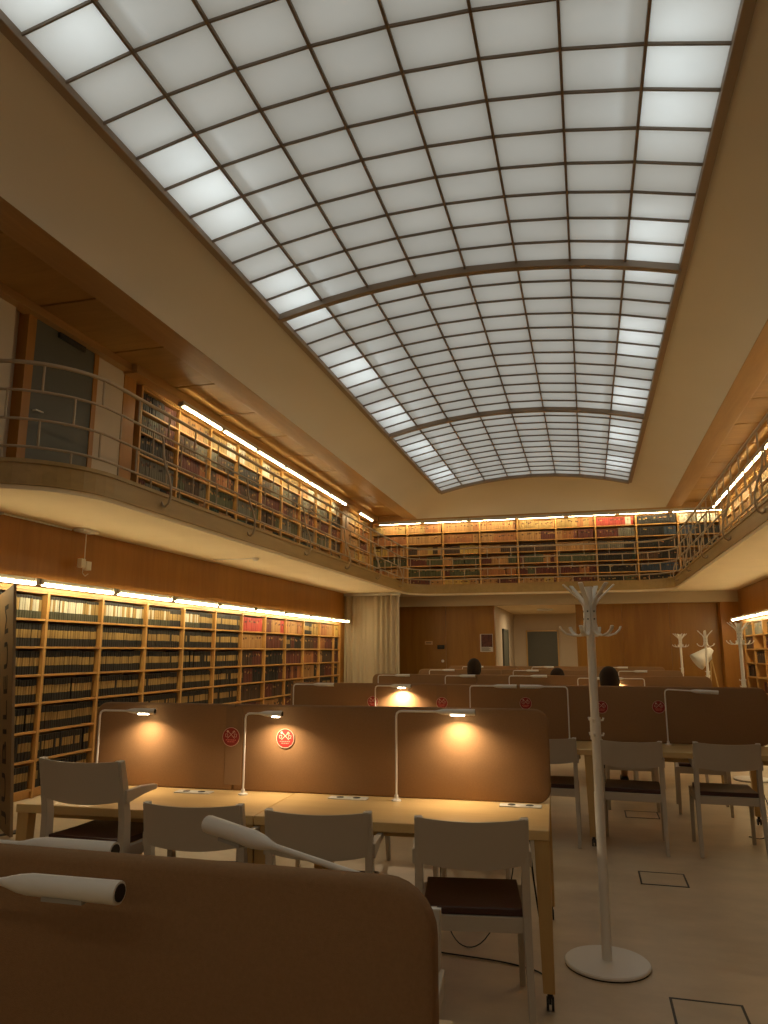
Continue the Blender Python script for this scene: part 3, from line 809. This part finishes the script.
# lamps, near side of the second row
lamp(ROWS[1],-2.77,-.11,1,'lit lamp at the left end of the second row',True,arm=.19,headlen=.13,energy=1.8)
lamp(ROWS[1],-1.86,-.12,1,'lit lamp with its pole across the left red sticker',True,arm=.10,headlen=.085,energy=1.8)
lamp(ROWS[1],-1.01,-.10,1,'lit lamp casting a glow at right of second row',True,arm=.235,headlen=.155,height=.455,energy=2.4)
lamp(ROWS[2],-2.76,-.08,1,'unlit lamp at the left end of the third row',arm=.22,height=.455)
lamp(ROWS[2],-1.94,-.08,1,'lit lamp beside the glowing divider in the third row',True,arm=.16,headlen=.15,height=.45,energy=8)
lamp(ROWS[2],-1.05,-.08,1,'unlit lamp left of centre in the third row',arm=.23,height=.46)
lamp(ROWS[2],-.19,-.08,-1,'unlit lamp reaching left, behind the end of the second row',arm=.22,height=.46)
lamp(ROWS[2],.61,-.10,1,'unlit lamp reaching right on the rightmost divider, third row',arm=.22,headlen=.17,height=.45,tilt=-.05)
lamp(ROWS[3],-2.70,-.08,1,'unlit lamp at the left end of the fourth row',arm=.24,height=.455)
lamp(ROWS[3],-1.80,-.08,1,'unlit lamp left of centre in the fourth row',arm=.2,height=.455)
lamp(ROWS[3],-.98,-.08,1,'unlit lamp near the middle of the fourth row',arm=.28,height=.46)
lamp(ROWS[3],.64,-.08,-1,'lit lamp in the fourth row near the seated reader',True,arm=.25,height=.44,energy=7.0)
lamp(ROWS[3],-.14,-.08,1,'unlit lamp just behind the coat stand, fourth row',arm=.2,height=.44)
lamp(ROWS[4],-2.6,-.08,1,'unlit lamp at the left end of the fifth row',arm=.24,height=.455)
lamp(ROWS[4],-1.2,-.08,1,'unlit lamp in the middle of the fifth row',arm=.22,height=.455)
lamp(ROWS[4],.45,-.08,1,'unlit lamp at the right of the fifth row',arm=.24,height=.455)
lamp(ROWS[5],-2.5,-.08,1,'unlit lamp at the left end of the sixth row',arm=.24,height=.455)
lamp(ROWS[5],-1.1,-.08,1,'unlit lamp in the middle of the sixth row',arm=.24,height=.455)
lamp(ROWS[5],.3,-.08,1,'unlit lamp at the right of the sixth row',arm=.24,height=.455)
lamp(ROWS[0],-1.11,-.10,1,'white lamp head pointing right in front of the foreground divider',arm=.25,headlen=.155,height=.424,tilt=0.0)
lamp(ROWS[0],-1.24,.09,1,'white lamp head just above the foreground divider edge at left',arm=.25,headlen=.145,height=.425)
lamp(ROWS[0],-.34,.06,-1,'tilted white lamp head rising above the foreground divider',arm=.25,headlen=.14,height=.425,tilt=.05,yaw=-.45)
# outlets
plate(ROWS[1],-2.15,-.12,'power outlet on the left of the second row desk')
plate(ROWS[1],-1.27,-.10,'power outlet in the middle of the second row desk')
plate(ROWS[1],-.37,-.10,'power outlet at the right end of the second row desk')
# chairs
chair(-.545,3.50,9,'grey chair with maroon seat nearest the coat stand, second row')
chair(-1.20,3.46,8,'grey chair backed to the camera between its two neighbours, second row')
chair(-1.80,3.46,8,'grey chair backed to the camera beside the stacked chairs')
make_chair('taller grey chair at the left end of the second row, arms above the desk',(-2.36,3.46,0),math.radians(-2),.17)
chair(-.63,1.83,184,'grey chair beyond the foreground divider, only one post showing')
chair(-.36,6.56,0,'grey chair behind the right corner of the second row')
chair(.29,6.50,-3,'grey chair with a dark figure beyond, right behind coat stand')
chair(.97,6.53,0,'rightmost grey chair in front of the third row')
chair(-2.2,5.28,180,'grey chair on the far side of the second row, left')
chair(-1.25,5.30,180,'grey chair on the far side of the second row, middle')
chair(-.75,5.45,170,'grey chair on the far side of second row, right')
chair(-.7,8.0,180,'grey chair on the far side of third row, left of coat stand')
chair(.35,8.05,180,'grey chair on the far side of third row, by the reader')
chair(1.0,8.0,176,'grey chair on the far side of third row, right end')
chair(.22,9.02,0,'grey chair occupied by the reader with loose dark hair')
chair(.95,9.4,4,'grey chair at the right end of the fourth row')
chair(-1.76,11.85,0,'grey chair occupied by the reader at left of fifth row')
chair(-.47,11.85,0,'grey chair occupied by the low-bent reader in the fifth row')

# cables
def cable(pts,label,r=.004,mat='black'):
    P=[Vector(p) for p in pts]; out=[]
    for i in range(len(P)-1):
        a,b,c,d=P[max(i-1,0)],P[i],P[i+1],P[min(i+2,len(P)-1)]
        for k in range(6):
            u=k/6; out.append(.5*((2*b)+(c-a)*u+(2*a-5*b+4*c-d)*u*u+(3*b-a-3*c+d)*u**3))
    out.append(P[-1])
    o=bpy.data.objects.new; mb=MB().tube([p-P[0] for p in out],r,6).build('power_cable',M[mat],smooth=60); mb.location=P[0]
    return tag(mb,label,'cable','desk power cables')
cable([(-.30,3.62,.66),(-.28,3.62,.45),(-.25,3.66,.2),(-.24,3.80,.03),(-.32,3.92,.006),(-.5,3.98,.006),(-.85,4.02,.006),(-1.3,4.1,.006)],'black cable falling behind the front desk leg onto the floor')
cable([(-.42,4.25,.66),(-.45,4.2,.30),(-.58,4.12,.05),(-.72,4.15,.008),(-.85,4.4,.10),(-.9,4.6,.35)],'thin cable looping under the right desk, second row',.003)
cable([(-1.32,3.7,.66),(-1.28,3.68,.58),(-1.2,3.67,.55),(-1.12,3.68,.58),(-1.06,3.7,.66)],'short black cable loop hanging below the desk between two chairs')
cable([(1.22,6.5,.66),(1.24,6.52,.45),(1.30,6.6,.25),(1.28,6.8,.05),(1.2,7.0,.006)],'black cable hanging at the right end of third row')

# ------------------------------------------------------------------ coat stands
def make_stand(label,loc,rz):
    t=thing('coat_stand',label,'coat stand',loc,rz,'white coat stands')
    sw=M['stand_white']
    MB().lathe([(0,.004),(.196,.004),(.202,.008),(.202,.016),(.196,.021),(.03,.026),(0,.026)],40).build('base',sw,t,smooth=30)
    MB().lathe([(0,0),(.20,0),(.20,.004),(0,.004)],40).build('base_pad',M['black'],t,smooth=30)
    MB().tube([(0,0,.024),(0,0,.80)],.0235,16).tube([(0,0,.80),(0,0,1.835)],.0215,16).build('pole',sw,t,smooth=60)
    c=MB().tube([(0,0,1.055),(0,0,1.165)],.027,16)
    for a in range(3):
        d=Vector((math.cos(a*2.09+.3),math.sin(a*2.09+.3),0))
        c.tube([d*.02+Vector((0,0,1.15)),d*.04+Vector((0,0,1.15)),d*.044+Vector((0,0,1.163))],.005,6)
        c.tube([d*.02+Vector((0,0,1.075)),d*.038+Vector((0,0,1.075)),d*.042+Vector((0,0,1.088))],.005,6)
    c.build('collar',sw,t,smooth=60)
    raw=[(.158,1.628),(.150,1.610),(.128,1.590),(.090,1.579),(.058,1.581),(.036,1.602),(.028,1.645),(.027,1.70),(.030,1.735),(.050,1.768),(.092,1.808),(.134,1.848)]
    for k in range(6):
        a=k*PI/3+.22; d=Vector((math.cos(a),math.sin(a),0)); sd=Vector((-d.y,d.x,0))
        h=MB().strap([d*r+Vector((0,0,z)) for r,z in raw],sd,[.020]*2+[.024]*10,.008).build('hook_arm',sw,t,bevel=.002)
        s=MB()
        for z in(1.665,1.705): s.tube([d*.030+Vector((0,0,z)),d*.0345+Vector((0,0,z))],.0045,8)
        s.build('screw',M['dark_metal'],h)
    return t
cs=make_stand('tall white coat stand with round base standing alone in the foreground',(.018,4.085,0),.0)
dup(cs,(1.80,10.0,0),.4,'white coat stand in front of the lower right bookcase')
dup(cs,(1.97,14.0,0),.2,'white coat stand beside the cone-headed floor lamp')
dup(cs,(1.83,16.4,0),.5,'farthest white coat stand, left of the floor lamp')

# cone-headed floor lamp
t=thing('floor_lamp','cream cone-headed floor lamp on slanted legs by the right corner','lamp',(2.50,17.2,0))
ax=Vector((-.55,-.1,-.40)).normalized(); top=Vector((.02,0,1.50))
MB().tube([top+Vector((.02,0,-.03)),top+ax*.02,top+ax*.10,top+ax*.28,top+ax*.40],[.05,.09,.13,.165,.19],24,caps=False).build('lamp_shade',M['white_plastic'],t,smooth=60)
t.children[0].modifiers.new('thick','SOLIDIFY').thickness=.004
MB().lathe([(0,-.05),(.035,-.03),(.05,0),(.035,.03),(0,.05)],16,o=tuple(top+ax*.16)).build('bulb',M['white_plastic'],t,smooth=60)
MB().tube([(0,0,1.40),(.10,0,.75),(.22,-.05,.0)],.013,8).tube([(0,0,1.40),(-.04,.12,.7),(-.10,.28,0)],.013,8).tube([(0,0,1.40),(-.06,-.12,.7),(-.13,-.30,0)],.013,8).build('tripod',M['leg_wood'],t,smooth=60)
MB().tube([(0,0,1.36),(0,0,1.49)],.022,12).build('neck',M['lamp_white'],t,smooth=60)

# curtain
c=MB(); rows=[]
nx=260
ths=[]
for j in range(9):
    z=.03+(2.80-.03)*j/8; r=[]
    for i in range(nx+1):
        u=i/nx; x=XL+.02+u*1.36
        amp=.035*(.7+.3*math.sin(u*9)); y=17.12+amp*math.sin(u*2*PI*10+.8*math.sin(u*17)+.15*math.sin(z*1.3))+.012*math.sin(u*71)
        r.append((x-XL,y-17.12,z))
    rows.append(r)
t=thing('curtain','pleated cream linen curtain hanging at the end of the left bookcase','curtain',(XL,17.12,0))
cu=c.grid(rows).build('cloth',M['curtain'],t,smooth=80); s=cu.modifiers.new('thick','SOLIDIFY'); s.thickness=.006
MB().box(0,1.40,-.03,.03,2.80,2.865).build('track',M['housing'],t)

# banner with vertical lettering
bd=Vector((-.77,.638,0)).normalized(); ang=math.atan2(bd.y,bd.x)+PI     # board runs from its near right edge away to the back left
t=thing('banner_board','tall brown board with vertical lettering standing before the left bookcase','sign',(-4.575,5.36,0),ang); t.rotation_euler=(Matrix.Rotation(math.radians(-5.2),3,'Y')@Matrix.Rotation(ang,3,'Z')).to_euler()
# local -x runs along the board; local -y faces the camera side
MB().box(-.80,0,-.012,.012,.02,2.08).build('panel',M['banner'],t,bevel=.002)
MB().box(-.62,-.18,-.16,.16,0,.02).build('foot',M['dark_metal'],t)
txt=bpy.data.curves.new('lettering','FONT'); txt.body='JUBILEUM'; txt.size=.30; txt.extrude=.001; txt.align_x='LEFT'; txt.space_character=1.12
to=bpy.data.objects.new('lettering',txt); COL.objects.link(to); to.parent=t; txt.materials.append(M['banner_ink'])
# reads upwards: text x -> +z, text y -> -x (away to the left)
to.matrix_local=Matrix(((0,-1,0,-.17),(0,0,-1,-.0135),(1,0,0,.10),(0,0,0,1)))
bpy.context.view_layer.update()
lm=bpy.data.meshes.new_from_object(to); bpy.data.objects.remove(to,do_unlink=True)
xs=[v.co.x for v in lm.vertices]; kx=1.84/(max(xs)-min(xs))
for v in lm.vertices: v.co.x*=kx; v.co.y*=.85
to=bpy.data.objects.new('lettering',lm); COL.objects.link(to); to.parent=t
to.matrix_local=Matrix(((0,-1,0,-.24),(0,0,-1,-.0135),(1,0,0,.12),(0,0,0,1)))

# small wall and soffit fittings
t=thing('hanging_socket','white twin socket hanging on a cord below the left gallery','socket',(-5.50,7.22,SOF))
MB().box(-.07,.07,-.14,.14,-.035,-.001).build('ceiling_plate',M['white_plastic'],t,bevel=.008)
MB().tube([(0,0,-.03),(.0,0,-.34)],.006,6).build('cord',M['white_plastic'],t)
MB().box(-.03,.03,-.085,-.01,-.44,-.34).box(-.03,.03,.01,.095,-.46,-.36).build('socket_box',M['white_plastic'],t,bevel=.006)
MB().tube([(0,.0,-.34),(0,-.02,-.5),(0,.03,-.53),(0,.08,-.5)],.004,6).build('pull_loop',M['white_plastic'],t)
t=thing('cable_conduit','thin white conduit along the soffit edge at upper left','conduit',(XL+.03,5.1,SOF-.012))
MB().tube([(0,0,0),(0,2.0,0)],.010,8).build('pipe',M['white_plastic'],t,smooth=60); MB().box(-.018,.018,.9,.95,-.014,.011).build('clip',M['housing'],t)
t=thing('smoke_detector','small round detector under the left gallery soffit','detector',(-4.74,10.14,SOF))
MB().lathe([(0,-.045),(.03,-.045),(.05,-.02),(.055,-.001),(0,-.001)],20).build('body',M['white_plastic'],t,smooth=40)
MB().tube([(0,0,-.008),(-.86,0,-.008)],.006,6).build('feed_pipe',M['white_plastic'],t)
t=thing('notice_poster','dark maroon poster with pale text beside the lobby opening','poster',(-2.45,18.89,1.48))
MB().box(-.16,.16,-.01,0,0,.44).build('sheet',M['paper'],t); MB().box(-.13,.15,-.013,-.0101,.12,.43).build('picture',M['poster'],t)
m_=MB()
for k in range(4): m_.box(-.13,.10-.04*(k%2),-.013,-.0101,.02+.024*k,.031+.024*k)
m_.build('print',M['banner_ink'],t)
t=thing('wall_controller','small dark control unit on the far left wood wall','control panel',(-3.61,18.89,1.55)); MB().box(-.09,.09,-.04,0,0,.10).build('case',M['black'],t,bevel=.006); MB().box(-.06,.04,-.043,-.0401,.03,.08).build('display',M['steel'],t)
t=thing('wall_sign','small faint sign left of the dark control unit','sign',(-3.93,18.89,1.66)); MB().box(-.10,.10,-.01,0,0,.09).build('plate',M['leg_wood'],t,bevel=.002); MB().box(-.07,.07,-.012,-.0101,.035,.055).build('print',M['steel'],t)
t=thing('wall_switch','round white switch low on the far left wood wall','switch',(-3.57,18.89,1.25),0); MB().lathe([(0,0),(.035,0),(.035,.012),(0,.018)],16,M=Matrix.Rotation(PI/2,4,'X')).build('knob',M['white_plastic'],t,smooth=40)
t=thing('ceiling_disc','flat round ceiling lamp in the cream lobby','lamp',(-1.1,21.2,2.65)); MB().lathe([(0,-.05),(.2,-.045),(.22,-.02),(.22,-.001),(0,-.001)],24).build('cover',M['white_plastic'],t,smooth=40)

# ------------------------------------------------------------------ people (seated, seen from behind)
def skin_mesh(name,verts,edges,rad,mat,parent,root=0,sub=2):
    me=bpy.data.meshes.new(name); me.from_pydata(verts,edges,[]); me.materials.append(mat)
    o=bpy.data.objects.new(name,me); COL.objects.link(o); o.parent=parent
    o.modifiers.new('skin','SKIN')
    me.skin_vertices[0] if len(me.skin_vertices) else None
    if not me.skin_vertices:
        bm=bmesh.new(); bm.from_mesh(me); bm.verts.layers.skin.verify(); bm.to_mesh(me); bm.free()
    for i,r in enumerate(rad):
        sv=me.skin_vertices[0].data[i]; sv.radius=(r,r) if not isinstance(r,tuple) else r; sv.use_root=(i==root)
    s=o.modifiers.new('sub','SUBSURF'); s.levels=sub; s.render_levels=sub
    o.modifiers['skin'].use_smooth_shade=True
    return o
def person(label,loc,rz,head_z,lean,hair_long,cloth,trs):
    t=thing('person',label,'person',loc,rz)
    hz=head_z-.12  # head centre
    ly=lean
    cz=hz-.36
    V=[(0,0,.53),(0,.02,.70),(0,ly*.45,cz),(0,ly*.8,hz-.17),(0,ly*.9,hz-.10),(0,ly,hz-.02),(0,ly+.01,hz+.05)]
    E=[(0,1),(1,2),(2,3),(3,4),(4,5),(5,6)]; Rr=[(.15,.12),(.135,.10),(.16,.11),(.055,.055),(.05,.05),(.078,.09),(.07,.085)]
    V.append((0,ly+.098,hz-.015)); E.append((5,7)); Rr.append(.012)   # nose
    def chain(start,pts,rs):
        k=start
        for p,r in zip(pts,rs): V.append(p); Rr.append(r); E.append((k,len(V)-1)); k=len(V)-1
        return k
    arms=[]; legs=[]
    for s in(-1,1):
        a=chain(2,[(s*.17,ly*.5,cz+.09),(s*.23,ly*.5+.12,cz-.13),(s*.19,ly*.5+.33,.775),(s*.14,ly*.5+.42,.765)],[.055,.043,.032,.026]); arms.append(a)
        for q in range(4):
            chain(a,[(s*.14+(q-1.5)*.020,ly*.5+.475,.762),(s*.14+(q-1.5)*.022,ly*.5+.525-abs(q-1.5)*.01,.752)],[.010,.008])
        chain(a,[(s*.14-s*.045,ly*.5+.45,.762)],[.010])
        l=chain(0,[(s*.10,.06,.52),(s*.12,.42,.53),(s*.12,.44,.12),(s*.12,.55,.04)],[.085,.062,.042,.035]); legs.append(l)
    body=skin_mesh('body',V,E,Rr,M['skin'],t)
    # clothing over the same skeleton
    V2=[(0,0,.53),(0,.02,.70),(0,ly*.45,cz),(0,ly*.72,hz-.22)]; E2=[(0,1),(1,2),(2,3)]; R2=[(.165,.135),(.155,.12),(.178,.128),(.075,.07)]
    for s in(-1,1):
        k=2
        for p,r in zip([(s*.17,ly*.5,cz+.09),(s*.23,ly*.5+.12,cz-.13),(s*.19,ly*.5+.33,.782)],[.072,.058,.044]):
            V2.append(p);R2.append(r);E2.append((k,len(V2)-1));k=len(V2)-1
    skin_mesh('sweater',V2,E2,R2,cloth,t)
    V3=[(0,0,.52)];E3=[];R3_=[(.17,.13)]
    for s in(-1,1):
        k=0
        for p,r in zip([(s*.10,.06,.52),(s*.12,.42,.53),(s*.12,.44,.13)],[.10,.078,.056]):
            V3.append(p);R3_.append(r);E3.append((k,len(V3)-1));k=len(V3)-1
    skin_mesh('trousers',V3,E3,R3_,trs,t)
    for s in(-1,1):
        MB().box(-.045,.045,-.06,.17,0,.07,M=Matrix.Translation((s*.12,.46,0))).build('shoe',M['black'],t,bevel=.02)
    # hair
    hb=MB(); rings=[]
    n=20; rows=12
    for j in range(rows+1):
        th=PI*j/rows*.98+.01
        ring=[]
        for i in range(n):
            a=2*PI*i/n; rx,ry,rz_=.108,.12,.13
            x=rx*math.sin(th)*math.cos(a); y=ry*math.sin(th)*math.sin(a)-.012; z=rz_*math.cos(th)
            if math.sin(a)>.1 and z<.06: y=min(y,.045)    # face stays open
            w_=1+.05*math.sin(a*7+j)
            if hair_long and z<0 and math.sin(a)<.3: z*=1+1.1*min(1,(.3-math.sin(a))); x*=1.0-z*1.0; y-=.02
            ring.append((x*w_,ly+y*w_,hz+.02+z))
        rings.append(ring)
    hb.ring_sweep(rings).build('hair',M['hair'],t,smooth=70)
    return t
person('person with loose dark hair sitting behind the third row, back to camera',(.22,8.98,0),0,1.30,.08,True,M['cloth_black'],M['cloth_navy'])
person('person with short dark hair sitting left of centre, far back',(-1.74,11.80,0),0,1.36,.06,True,M['cloth_black'],M['cloth_navy'])
person('person bent low with only dark hair showing, far back',(-.47,11.80,0),0,1.22,.16,False,M['cloth_grey'],M['cloth_navy'])

# ------------------------------------------------------------------ light
wd=bpy.data.worlds.new('World'); SC.world=wd; wd.use_nodes=True
wd.node_tree.nodes['Background'].inputs[0].default_value=(1,.965,.88,1); wd.node_tree.nodes['Background'].inputs[1].default_value=.56
def area(name,loc,rot,sx,sy,e,col,spread=180):
    ld=bpy.data.lights.new(name,'AREA'); ld.shape='RECTANGLE'; ld.size=sx; ld.size_y=sy; ld.energy=e; ld.color=col; ld.spread=math.radians(spread)
    o=bpy.data.objects.new(name,ld); COL.objects.link(o); o.location=loc; o.rotation_euler=rot; return o
# tubes above the frosted glass, along both edges
for i,y in enumerate((3.1,5.35,7.5,9.8,12.0,14.2,16.4)):
    area('skylight_tube',(KL+.32,y,KZ+.45),(0,0,0),.12,1.3,2.2,(.86,.95,1))
for i,y in enumerate((3.0,5.0,7.4,9.7,12.0,14.2,16.4)):
    area('skylight_tube',(KR-.30,y,KZ+.45),(0,0,0),.12,1.3,2.0,(.86,.95,1))
area('upper_back_fill',(-1.13,-2.75,4.85),(math.radians(62),0,0),8.5,.12,14,(1,.86,.62))  # added warm fill behind the camera, lifts the dark foreground
area('lower_back_fill',(-1.13,-2.75,2.25),(math.radians(75),0,0),8.5,.10,6,(1,.84,.58))  # second added fill, lower down, no fitting modelled for it
area('lobby_light',(-1.1,21.2,2.58),(0,0,0),.35,.35,34,(1,.78,.48))

# ------------------------------------------------------------------ camera
f=740.; p=math.atan2(139,740); yw=math.atan2(204,math.hypot(740,139))
F_=Vector((-math.sin(yw)*math.cos(p),math.cos(yw)*math.cos(p),math.sin(p))); Rv=Vector((math.cos(yw),math.sin(yw),0)); Uv=Rv.cross(F_)
cam=bpy.data.cameras.new('camera'); co=bpy.data.objects.new('camera',cam); COL.objects.link(co)
cam.sensor_fit='VERTICAL'; cam.sensor_height=36; cam.sensor_width=27; cam.lens=f/1024*36; cam.clip_start=.05; cam.clip_end=200
mt=Matrix((Rv,Uv,-F_)).transposed().to_4x4(); mt.translation=(0,0,1.5); co.matrix_world=mt
SC.camera=co
SC.view_settings.view_transform='Standard'; SC.view_settings.look='None'; SC.view_settings.gamma=1; SC.view_settings.exposure=0; SC.view_settings.use_curve_mapping=False
SC.cycles.use_denoising=True
SC.cycles.max_bounces=10; SC.cycles.diffuse_bounces=6; SC.cycles.sample_clamp_indirect=4
